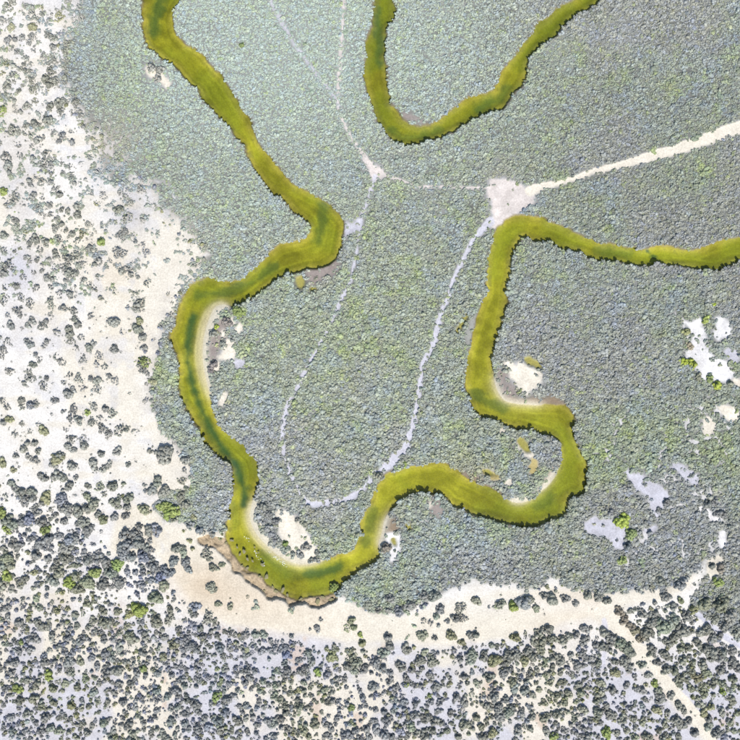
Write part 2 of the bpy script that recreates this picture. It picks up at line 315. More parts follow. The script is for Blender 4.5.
# ------------------------------------------------------------------ materials
def new_mat(name):
    m = bpy.data.materials.new(name); m.use_nodes = True
    nt = m.node_tree; return m, nt, nt.nodes, nt.links, nt.nodes['Principled BSDF']
def mixc(nodes, links, a, b, fac, mode='MULTIPLY'):
    x = nodes.new('ShaderNodeMix'); x.data_type = 'RGBA'; x.blend_type = mode
    for s, v in ((6, a), (7, b), (0, fac)):
        if isinstance(v, (int, float)): x.inputs[s].default_value = v
        elif isinstance(v, tuple): x.inputs[s].default_value = v
        else: links.new(v, x.inputs[s])
    return x.outputs[2]
def noise_node(nodes, links, scale, detail=4, obj=True):
    tc = nodes.new('ShaderNodeTexCoord'); nz = nodes.new('ShaderNodeTexNoise')
    nz.inputs['Scale'].default_value = scale; nz.inputs['Detail'].default_value = detail
    links.new(tc.outputs['Object'], nz.inputs['Vector']); return nz
def ramp(nodes, links, src, lo, hi, c0, c1):
    r = nodes.new('ShaderNodeValToRGB'); r.color_ramp.elements[0].position = lo; r.color_ramp.elements[1].position = hi
    r.color_ramp.elements[0].color = (*c0, 1); r.color_ramp.elements[1].color = (*c1, 1)
    links.new(src, r.inputs[0]); return r.outputs[0]

mat_ground, nt, nd, lk, bs = new_mat('ground_earth')
at = nd.new('ShaderNodeAttribute'); at.attribute_name = 'earth'
n1 = noise_node(nd, lk, 3.1, 8); n2 = noise_node(nd, lk, .45, 6)
c1 = mixc(nd, lk, at.outputs['Color'], ramp(nd, lk, n1.outputs[0], .3, .7, (.84, .83, .82), (1.12, 1.12, 1.12)), 1.0)
c2 = mixc(nd, lk, c1, ramp(nd, lk, n2.outputs[0], .3, .7, (.93, .92, .91), (1.05, 1.05, 1.05)), 1.0)
lk.new(c2, bs.inputs['Base Color']); bs.inputs['Roughness'].default_value = .95; bs.inputs['Specular IOR Level'].default_value = .15
bp = nd.new('ShaderNodeBump'); bp.inputs['Strength'].default_value = .5; bp.inputs['Distance'].default_value = .06
lk.new(n1.outputs[0], bp.inputs['Height']); lk.new(bp.outputs[0], bs.inputs['Normal'])

# creek water: clear yellow-brown water that swallows blue with depth, thin sky gloss on top
mat_water = bpy.data.materials.new('creek_water'); mat_water.use_nodes = True
nt = mat_water.node_tree; nd = nt.nodes; lk = nt.links; nd.remove(nd['Principled BSDF'])
out = nd['Material Output']
tr = nd.new('ShaderNodeBsdfTransparent'); gl = nd.new('ShaderNodeBsdfGlossy'); gl.inputs['Roughness'].default_value = .12
fr = nd.new('ShaderNodeFresnel'); fr.inputs['IOR'].default_value = 1.33
nz = noise_node(nd, lk, 1.6, 5); bp = nd.new('ShaderNodeBump'); bp.inputs['Strength'].default_value = .15; bp.inputs['Distance'].default_value = .05
lk.new(nz.outputs[0], bp.inputs['Height']); lk.new(bp.outputs[0], gl.inputs['Normal'])
mx = nd.new('ShaderNodeMixShader'); lk.new(fr.outputs[0], mx.inputs[0]); lk.new(tr.outputs[0], mx.inputs[1]); lk.new(gl.outputs[0], mx.inputs[2])
lk.new(mx.outputs[0], out.inputs['Surface'])
va = nd.new('ShaderNodeVolumeAbsorption'); va.inputs['Color'].default_value = (.85, .90, .46, 1); va.inputs['Density'].default_value = 2.0
lk.new(va.outputs[0], out.inputs['Volume'])

def leaf_mat(name, source):
    m, nt, nd, lk, bs = new_mat(name)
    a = nd.new('ShaderNodeAttribute'); a.attribute_name = 'lum'
    if source == 'INSTANCER':
        t = nd.new('ShaderNodeAttribute'); t.attribute_type = 'INSTANCER'; t.attribute_name = 'tint'; tc = t.outputs['Color']
    else:
        t = nd.new('ShaderNodeObjectInfo'); tc = t.outputs['Color']
    c = mixc(nd, lk, tc, a.outputs['Color'], 1.0)
    nz = noise_node(nd, lk, 7.0, 4)
    c = mixc(nd, lk, c, ramp(nd, lk, nz.outputs[0], .3, .7, (.72, .74, .70) if source == 'OBJECT' else (.84, .85, .83), (1.25, 1.24, 1.2) if source == 'OBJECT' else (1.14, 1.13, 1.12)), 1.0)
    lk.new(c, bs.inputs['Base Color']); bs.inputs['Roughness'].default_value = .85; bs.inputs['Specular IOR Level'].default_value = .2
    return m
mat_cover = leaf_mat('marsh_foliage', 'INSTANCER'); mat_shrub = leaf_mat('shrub_foliage', 'OBJECT')
def plain_mat(name, col, rough=.9, scale=6):
    m, nt, nd, lk, bs = new_mat(name); nz = noise_node(nd, lk, scale, 5)
    c = mixc(nd, lk, (*col, 1), ramp(nd, lk, nz.outputs[0], .3, .7, (.6, .6, .6), (1.25, 1.25, 1.25)), 1.0)
    lk.new(c, bs.inputs['Base Color']); bs.inputs['Roughness'].default_value = rough; return m
mat_twig = plain_mat('grey_wood', (.20, .17, .14)); mat_clod = plain_mat('dark_mud', (.17, .155, .08)); mat_foam = plain_mat('pale_foam', (.75, .75, .68))

# ------------------------------------------------------------------ the ground, split where its kind changes
def tag(o, label, cat=None, kind=None, group=None):
    o['label'] = label
    if cat: o['category'] = cat
    if kind: o['kind'] = kind
    if group: o['group'] = group
    return o
def mesh_from(name, V, F, mat):
    me = bpy.data.meshes.new(name); V = np.asarray(V, np.float32); F = np.asarray(F, np.int32)
    k = F.shape[1]
    me.vertices.add(len(V)); me.vertices.foreach_set('co', V.ravel())
    me.loops.add(F.size); me.loops.foreach_set('vertex_index', F.ravel())
    me.polygons.add(len(F)); me.polygons.foreach_set('loop_start', np.arange(0, F.size, k, dtype=np.int32))
    me.update(calc_edges=True); me.materials.append(mat); return me
PXYZ = np.stack([(X-370)*PX, (370-Y)*PX, Z], -1).reshape(-1, 3)
CC = np.concatenate([C.reshape(-1, 3), np.ones((N*N, 1))], 1)
r_, c_ = np.meshgrid(np.arange(N-1), np.arange(N-1), indexing='ij')
v00 = (r_*N+c_).ravel(); QUADS = np.stack([v00, v00+N, v00+N+1, v00+1], 1)
cls = np.zeros((N, N), int)                        # 0 marsh soil
names = {0: ('ground', 'grey marsh soil under the low salt bush cover')}
def area(m, name, label):
    i = len(names); names[i] = (name, label); cls[m] = i
area(salt, 'salt_flat', 'bare white and cream salt sand along the left and bottom')
area(terr, 'eroded_bank', 'tan crumbling creek bank below the cream sand')
pan_lab = ['white bare pan beside yellow-green bushes at the right', 'small white pan just right of the largest right-hand pan', 'pale lavender pan shaped like a wedge, lower right', 'pale lavender pan beside a big yellow-green bush', 'small lavender pan between the two lavender ones',
 'cream sand strip inside the left creek bend, upper piece', 'cream sand patch inside the left creek bend, largest piece', 'tiny cream patch at the top of the left bend bar', 'tiny cream patch between mauve mats by the left bar', 'small upright cream patch inside the left bend, lower piece', 'narrow cream strip beside the left bend bar', 'small lavender patch inside the left creek bend',
 'cream sand patch inside the lowest creek bend', 'cream sand patch inside the right-hand creek bend', 'tiny cream spot below the right-hand bend patch', 'white branching patch with an ochre pool, south of creek', 'small cream patch in the tongue of land at centre right', 'tiny cream patch at the top of the southern marsh', 'ochre strip along the tongue of land at centre right', 'cream blotches beside the upper left creek bank', 'pinkish bare clearing where the tracks meet the creek', 'small pinkish clearing where two faint tracks meet', 'pale bare spot at the outside of the upper creek bend', 'tiny cream spot on the south bank at centre', 'cream rim of the small pond at centre right', 'pale lavender streak in the marsh at lower right', 'lavender streak at the right edge of the photo', 'cream patch at the right edge below the white pan', 'cream gaps among shrubs at right, left one', 'cream gaps among shrubs at right, edge one', 'ochre streak below the small pond at centre right', 'white gap in the scrub at lower right, uppermost of three', 'white gap in the scrub at lower right, middle of three', 'cream gap in the scrub at lower right, lowest of three']
for (m, c), lb in zip(pan_ids, pan_lab): area(m & (SD > 0), 'bare_clearing' if c == 'pinkish' else 'bare_pan', lb)
mud_lab = ['grey mud flat left of the right-hand creek', 'mauve mud mat inside the right-hand creek bend', 'brown mud margin above the right-hand creek bend', 'brown mud strip along the tongue of land', 'brown mud strip at the tip of the tongue', 'brown mud mat beside the branching white patch', 'mauve mud below the upper creek bend', 'mauve bare mud at the top of the southern marsh', 'mauve mud margin inside the top creek loop', 'mauve mud mat along the left bend bar']
for (m, c), lb in zip(mud_ids, mud_lab): area(m & (SD > 0) & (cls == 0), 'mud_flat', lb)
path_lab = ['cream sandy track running to the right edge', 'pale grey track winding from the clearing down to the creek', 'faint broken trail down the middle of the peninsula', 'faint pinkish trail from the top edge to the clearing', 'faint pale trail slanting from the top edge', 'cream sandy track slanting to the bottom right corner', 'pale trail through shrubs near the right edge', 'short pale trail down from the sandy track']
for (d, c), lb in zip(path_ids, path_lab): area((d < 0) & (SD > 0), 'path', lb)
bar_lab = ['long pale sand bar inside the left creek bend', 'pale sand bar inside the lowest creek bend', 'small cream beach at the tip of the tongue', 'thin cream beach inside the right-hand creek bend', 'tan beach on the right side of the tongue', 'thin pale shore beside the branching white patch']
for m, lb in zip(bar_ids, bar_lab): area(m & (SD > -1.5), 'sand_bar', lb)
area((SD <= 0) & (sdA <= sdB) & ~((bar_m > 0) & (SD > -1.5)), 'creek_bed', 'olive silt bed of the long winding creek')
area((SD <= 0) & (sdB < sdA), 'creek_bed', 'olive silt bed of the creek loop at the top')
fc = cls[:-1, :-1].ravel()
for i, (nm, lb) in names.items():
    F = QUADS[fc == i]
    if len(F) == 0: continue
    u, inv = np.unique(F, return_inverse=True)
    V = PXYZ[u]; F2 = inv.reshape(-1, 4); Cv = CC[u]
    if i == 0:                                     # the sheet goes on to the horizon
        h, H = (G1-370)*PX, 2500.0; h2 = (370-G0)*PX
        o = len(V); ring = [(-h2, -h, .5), (h, -h, .5), (h, h2, .5), (-h2, h2, .5), (-H, -H, .5), (H, -H, .5), (H, H, .5), (-H, H, .5)]
        V = np.concatenate([V, ring]); F2 = np.concatenate([F2, np.array([[4,5,1,0],[5,6,2,1],[6,7,3,2],[7,4,0,3]])+o])
        Cv = np.concatenate([Cv, np.tile((.17, .18, .165, 1), (8, 1))])
    me = mesh_from(nm, V, F2, mat_ground)
    me.polygons.foreach_set('use_smooth', np.ones(len(F2), bool))
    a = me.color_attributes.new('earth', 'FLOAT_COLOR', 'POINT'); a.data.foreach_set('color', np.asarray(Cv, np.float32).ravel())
    ob = bpy.data.objects.new(nm, me); LINK(ob); tag(ob, lb, kind='structure')

# ------------------------------------------------------------------ water bodies (closed, so that depth colours them)
def water(name, m, level, depth, label):
    st = 2
    mm = m[:-1, :-1]; idx = {}; V = []; F = []
    cells = np.argwhere(mm); cs = set(map(tuple, cells))
    def vid(r, c, k):
        q = (r, c, k)
        if q not in idx:
            idx[q] = len(V); V.append(((gx[c]-370)*PX, (370-gx[r])*PX, level if k else level-depth))
        return idx[q]
    for r, c in cs:
        F.append((vid(r, c, 1), vid(r+1, c, 1), vid(r+1, c+1, 1), vid(r, c+1, 1)))
        F.append((vid(r, c, 0), vid(r, c+1, 0), vid(r+1, c+1, 0), vid(r+1, c, 0)))
        for dr, dc, a, b in ((-1, 0, (0, 0), (0, 1)), (1, 0, (1, 1), (1, 0)), (0, -1, (1, 0), (0, 0)), (0, 1, (0, 1), (1, 1))):
            if (r+dr, c+dc) not in cs:
                p, q = (r+a[0], c+a[1]), (r+b[0], c+b[1])
                F.append((vid(*p, 1), vid(*q, 1), vid(*q, 0), vid(*p, 0)))
    me = mesh_from(name, V, F, mat_water); ob = bpy.data.objects.new(name, me); LINK(ob)
    return tag(ob, label, kind='structure')
water('creek_water', (blur((SD < 3) & (sdA < 14) & (sdA <= sdB), 1) > .2), 0.0, 2.2, 'olive yellow water of the long winding creek')
water('creek_water', (blur((SD < 3) & (sdB < 14) & (sdB < sdA), 1) > .2), 0.0, 2.2, 'olive green water of the creek loop at the top')
pool_lab = ['olive pond in the tongue of land at centre right', 'olive pond below the upper creek bend', 'tiny olive pond beside the one below the upper bend', 'ochre pool in the branching white patch', 'ochre pool beside the cream patch, right-hand bend', 'small ochre crescent pool south of the creek', 'narrow olive pool beside the grey mud flat', 'thin ochre pool along the tongue of land']
for p, m, lb in zip(POOLS, pool_ids, pool_lab):
    zl = float(np.percentile(Z[m], 62)) + .015
    water('pool_water', blur(m, 1) > .30, zl, .6, lb)

# ------------------------------------------------------------------ plant meshes
def ico(sub):
    import bmesh
    bm = bmesh.new(); bmesh.ops.create_icosphere(bm, subdivisions=sub, radius=1.0)
    V = np.array([v.co[:] for v in bm.verts]); F = np.array([[v.index for v in f.verts] for f in bm.faces]); bm.free(); return V, F
ICO1, ICO2 = ico(1), ico(2)
def rot_rand(r):
    q = r.normal(size=4); q /= np.linalg.norm(q); w, x, y, z = q
    return np.array([[1-2*(y*y+z*z), 2*(x*y-z*w), 2*(x*z+y*w)], [2*(x*y+z*w), 1-2*(x*x+z*z), 2*(y*z-x*w)], [2*(x*z-y*w), 2*(y*z+x*w), 1-2*(x*x+y*y)]])
def plant_mesh(name, seed, R, H, n_lobes, lobe, leaves, leaf, sparse, mat, fine=False):
    """a bush of uneven leafy lobes with loose sprigs round them; R and H in metres"""
    r = np.random.default_rng(seed); Vs = []; Fs = []; Ls = []; o = 0
    base = ICO2 if fine else ICO1
    ctr = []
    e_ = r.uniform(.8, 1.2); ph = r.uniform(0, 6.28); ed = [(k, r.uniform(.05, .2), r.uniform(0, 6.28)) for k in (2, 3, 5)]
    def edge(a): return R*(1+sum(k[1]*math.sin(k[0]*a+k[2]) for k in ed))
    for i in range(n_lobes):
        a = r.uniform(0, 6.283); q = math.sqrt(r.uniform(0, 1))*(1.0 if sparse else .85)
        rr = edge(a)*q; h = H*(max(0.12, 1-q**2.2))*r.uniform(.55, 1.05)
        lr = lobe*r.uniform(.6, 1.3)*(1 if not sparse else .8)
        c = np.array([rr*math.cos(a), rr*math.sin(a)*e_, max(h-lr*.5, lr*.25)])
        V = base[0] @ rot_rand(r).T; V = V*(1+r.normal(0, .20, (len(V), 1)))*lr*np.array([1, 1, r.uniform(.6, .9)])
        V = V + c; V[:, 2] = np.maximum(V[:, 2], -.03)
        Vs.append(V); Fs.append(base[1]+o); o += len(V); Ls.append(np.full(len(V), r.uniform(*((.72, 1.25) if R > .41 else (.84, 1.14))))*(1+r.normal(0, .10, len(V))))
        ctr.append((c, lr))
    if leaves:
        P = []
        for i in range(leaves):
            c, lr = ctr[r.integers(len(ctr))]; d = r.normal(size=3); d[2] = abs(d[2])*.7+.1; d /= np.linalg.norm(d)
            p = c+d*lr*r.uniform(.85, 1.35); u = rot_rand(r)*leaf*r.uniform(.6, 1.3)
            P += [p-u[0]*.5, p+u[1]*.28, p+u[0]*.5]
        P = np.array(P); P[:, 2] = np.maximum(P[:, 2], .005)
        Vs.append(P); Fs.append(np.arange(len(P)).reshape(-1, 3)+o); Ls.append(np.repeat(r.uniform(.6, 1.35, leaves), 3))
    V = np.concatenate(Vs); F = np.concatenate(Fs); L = np.concatenate(Ls)
    me = mesh_from(name, V, F, mat)
    a = me.color_attributes.new('lum', 'FLOAT_COLOR', 'POINT')
    a.data.foreach_set('color', np.stack([L, L, L*.98, np.ones(len(L))], 1).astype(np.float32).ravel())
    return me
def stem_mesh(name, seed, R, H):
    r = np.random.default_rng(seed); V = []; F = []
    for i in range(7):
        a = r.uniform(0, 6.28); p0 = np.array([0, 0, -.05]); p1 = np.array([math.cos(a)*R*.7, math.sin(a)*R*.7, H*.7]); o = len(V)
        for p, w in ((p0, .05), (p0*.5+p1*.5+np.array([0, 0, -.06]), .03), (p1, .012)):
            for k in range(5): V.append(p+np.array([math.cos(k*1.257)*w, math.sin(k*1.257)*w, 0]))
        for s in (0, 5):
            for k in range(5): F.append((o+s+k, o+s+(k+1) % 5, o+s+5+(k+1) % 5, o+s+5+k))
    return mesh_from(name, V, F, mat_twig)

# ------------------------------------------------------------------ instanced ground cover
def source_collection(name, meshes):
    c = bpy.data.collections.new(name)
    for i, me in enumerate(meshes):
        o = bpy.data.objects.new('%s_%02d' % (name, i), me); c.objects.link(o)
    return c
def instancer(name, pts, rot, scl, var, tint, coll, label, cat):
    me = bpy.data.meshes.new(name); me.vertices.add(len(pts)); me.vertices.foreach_set('co', np.asarray(pts, np.float32).ravel())
    def att(n, t, d, key='value'):
        a = me.attributes.new(n, t, 'POINT'); a.data.foreach_set(key, np.ascontiguousarray(d).ravel())
    att('rot', 'FLOAT_VECTOR', np.asarray(rot, np.float32), 'vector'); att('scl', 'FLOAT_VECTOR', np.asarray(scl, np.float32), 'vector')
    att('var', 'INT', np.asarray(var, np.int32)); att('tint', 'FLOAT_VECTOR', np.asarray(tint, np.float32), 'vector')
    ob = bpy.data.objects.new(name, me); LINK(ob)
    ng = bpy.data.node_groups.new(name, 'GeometryNodeTree')
    ng.interface.new_socket('Geometry', in_out='INPUT', socket_type='NodeSocketGeometry')
    ng.interface.new_socket('Geometry', in_out='OUTPUT', socket_type='NodeSocketGeometry')
    n = ng.nodes; l = ng.links
    gi = n.new('NodeGroupInput'); go = n.new('NodeGroupOutput'); ip = n.new('GeometryNodeInstanceOnPoints')
    ci = n.new('GeometryNodeCollectionInfo'); ci.inputs[0].default_value = coll; ci.inputs['Separate Children'].default_value = True; ci.inputs['Reset Children'].default_value = True
    def na(nm, t):
        q = n.new('GeometryNodeInputNamedAttribute'); q.data_type = t; q.inputs[0].default_value = nm; return q.outputs[0]
    er = n.new('FunctionNodeEulerToRotation'); l.new(na('rot', 'FLOAT_VECTOR'), er.inputs[0])
    l.new(gi.outputs[0], ip.inputs['Points']); l.new(ci.outputs[0], ip.inputs['Instance']); ip.inputs['Pick Instance'].default_value = True
    l.new(na('var', 'INT'), ip.inputs['Instance Index']); l.new(er.outputs[0], ip.inputs['Rotation']); l.new(na('scl', 'FLOAT_VECTOR'), ip.inputs['Scale'])
    l.new(ip.outputs[0], go.inputs[0])
    md = ob.modifiers.new('cover', 'NODES'); md.node_group = ng
    return tag(ob, label, cat, 'stuff')
def samp(f, px, py):
    return f[np.clip(np.round(py-G0).astype(int), 0, N-1), np.clip(np.round(px-G0).astype(int), 0, N-1)]
def drop(px, py, z):
    return np.stack([(px-370)*PX, (370-py)*PX, z], -1)

# marsh cover: low cushions, knee high, over the whole marsh
bare = np.zeros(X.shape)
for m, c in pan_ids: bare = np.maximum(bare, np.clip(blur(m, 2)*2.0, 0, .95 if m.sum() > 120 else 1))
for (d, c), k in zip(path_ids, (1, .93, .86, .72, .62, 1, 1, 1)): bare = np.maximum(bare, sstep(1.8, .1, d + n_fine*3.4 + (n_grain*1.6))*k)
for m in pool_ids: bare = np.maximum(bare, np.clip(blur(m, 3)*2.6, 0, 1))
for i, (m, c) in enumerate(mud_ids): bare = np.maximum(bare, np.clip(blur(m, 2)*1.5, 0, 1)*(.95 if c in ('greymud',) else .85))
bare = np.maximum(bare, np.clip(tb*1.5, 0, 1)); bare = np.maximum(bare, gentle*sstep(8, 3, SD))
sparse_f = np.maximum(vein*.85, halo*sstep(.38, .6, fbm(X, Y, 7, 3, 97))*.8)
for x_, y_, r1, k in [(90,138,26,.5),(180,245,26,.55),(148,210,22,.6),(440,588,40,.45),(712,420,26,.35),(700,480,24,.35),(650,560,24,.2),(505,590,50,.35),(404,600,30,.3),(168,330,14,.3),(700,470,44,.22),(640,500,44,.2),(715,400,36,.22),(690,545,30,.3)]:
    sparse_f = np.maximum(sparse_f, np.exp(-((X-x_)**2+(Y-y_)**2)/r1**2)*k)
nw = ((X < 260) & (Y < 300)).astype(float); nw = blur(nw, 12)
marsh_d = sstep(.78+.22*nw, .35, blur(salt, 4)*(1-nw)+blur(salt, 11)*nw+n_fine*(.8+1.0*nw)+n_mid*.5)*(1-np.clip(bare, 0, 1))*(1-sparse_f)*sstep(.2, 1.3, SD)
sp = 1.85
jx, jy = np.meshgrid(np.arange(G0+2, G1-2, sp), np.arange(G0+2, G1-2, sp)); jx = jx.ravel().copy(); jy = jy.ravel().copy()
jx += rng.uniform(-1.2, 1.2, len(jx)); jy += rng.uniform(-1.2, 1.2, len(jy))
dn = samp(marsh_d, jx, jy)
fine_zone = np.exp(-(((jx-250)/170)**2+((jy-60)/170)**2))             # finer, flatter cover towards the top left
k = rng.random(len(jx)) < dn*(.90 + .10*fine_zone); jx, jy, fz = jx[k], jy[k], fine_zone[k]
def blobs(lst):
    v = np.zeros(len(jx))
    for x_, y_, r1, q in lst: v = np.maximum(v, q*np.exp(-((jx-x_)**2+(jy-y_)**2)/r1**2))
    return v
nA = fbm(jx, jy, 20, 4, 31)-.5; nB = fbm(jx, jy, 15, 4, 41)-.5; nC = fbm(jx, jy, 12, 2, 51)-.5
blue = np.clip(blobs([(76,45,30,.9),(72,84,34,1),(120,172,24,1),(725,322,26,.7),(470,560,60,.8),(610,560,40,.6),(668,478,26,.8),(214,502,24,.9),(560,575,30,.7),(690,545,40,.7),(240,440,30,.3),(520,300,40,.45),(600,330,50,.35),(210,520,18,.8),(680,60,60,.3),(550,450,22,.6),(660,385,40,.4)]) + sstep(.05, .25, nA)*.8, 0, 1)
green = np.clip(blobs([(140,62,22,.8),(130,95,24,.7),(235,205,24,.5),(340,345,60,.35),(545,550,34,.8),(590,555,20,.6),(470,462,24,.6),(180,520,12,.9),(600,460,24,.8),(640,420,50,.4),(560,480,20,.5),(650,462,20,.6),(735,580,26,.7),(262,478,10,1),(520,404,26,.7),(290,286,20,.4),(200,265,16,.4),(706,325,14,.7),(305,548,14,.7),(740,470,40,.5),(720,180,36,.4)]) + sstep(.08, .26, nB)*.75, 0, 1)
warm = np.clip(blobs([(110,140,26,.6),(185,240,24,.5),(500,178,16,.5),(512,398,22,.7),(470,478,26,.7),(318,274,14,.6),(214,340,16,.9),(720,560,20,.5),(392,524,10,.9)]) + sstep(.22, .34, nC)*.25, 0, 1)
pale = np.clip(np.exp(-(((jx-300)/150)**2+((jy-40)/130)**2)) + blobs([(200,60,90,.6),(470,60,80,.4),(220,230,90,.35)]), 0, 1)  # haze over the top, painted as paler, more even cushion tints
def mixv(a, c, t): return a*(1-t[:, None]) + np.array(c)*t[:, None]
T = np.ones((len(jx), 3))*np.array((.212, .222, .192))
T = mixv(T, (.200, .225, .272), blue*.6)
T = mixv(T, (.215, .252, .110), green*.55)
T = mixv(T, (.220, .185, .150), warm*.8)
nM = fbm(jx, jy, 70, 3, 101)-.5
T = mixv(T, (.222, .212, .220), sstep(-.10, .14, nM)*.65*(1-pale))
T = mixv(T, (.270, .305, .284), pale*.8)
T *= (1 + rng.normal(0, .11, len(jx))*(1-.45*pale))[:, None]; hu = rng.normal(0, .07, len(jx)); T *= 1+np.stack([hu*.3, hu*.1, -hu], -1)
yg = rng.random(len(jx)) < .02 + green*.08; T[yg] = T[yg]*.6 + np.array((.25, .29, .09))*.4
T = np.clip(T*(1.04-.11*sstep(380, 640, jx)*sstep(0, 160, jy+40))[:, None]*np.array((.985, 1.03, .985)), .02, .6)
cover_src = source_collection('cushion', [plant_mesh('cushion', 100+i, .40, .30+.05*(i % 3), 9, .21, 22, .15, False, mat_cover) for i in range(9)])
sc = np.clip(rng.lognormal(-.44, .32, len(jx)), .32, 1.5)*(1-.14*fz)*(.93+.30*sstep(120, 480, jy)); big = rng.random(len(jx)) < .025; sc[big] *= 1.25; T[big] *= np.array((.80, .84, .80)); hz = rng.uniform(.5, 1.1, len(jx))*(1-.40*fz)*(1-.25*np.clip(sc-.9, 0, 1))
rot = np.stack([rng.normal(0, .12, len(jx)), rng.normal(0, .12, len(jx)), rng.uniform(0, 6.28, len(jx))], -1)
instancer('marsh_cover', drop(jx, jy, samp(Z, jx, jy)-.02), rot, np.stack([sc, sc*rng.uniform(.8, 1.2, len(sc)), sc*hz], -1), rng.integers(0, 9, len(jx)), T, cover_src, 'low grey-green saltmarsh bushes covering the land around the creeks', 'ground cover')

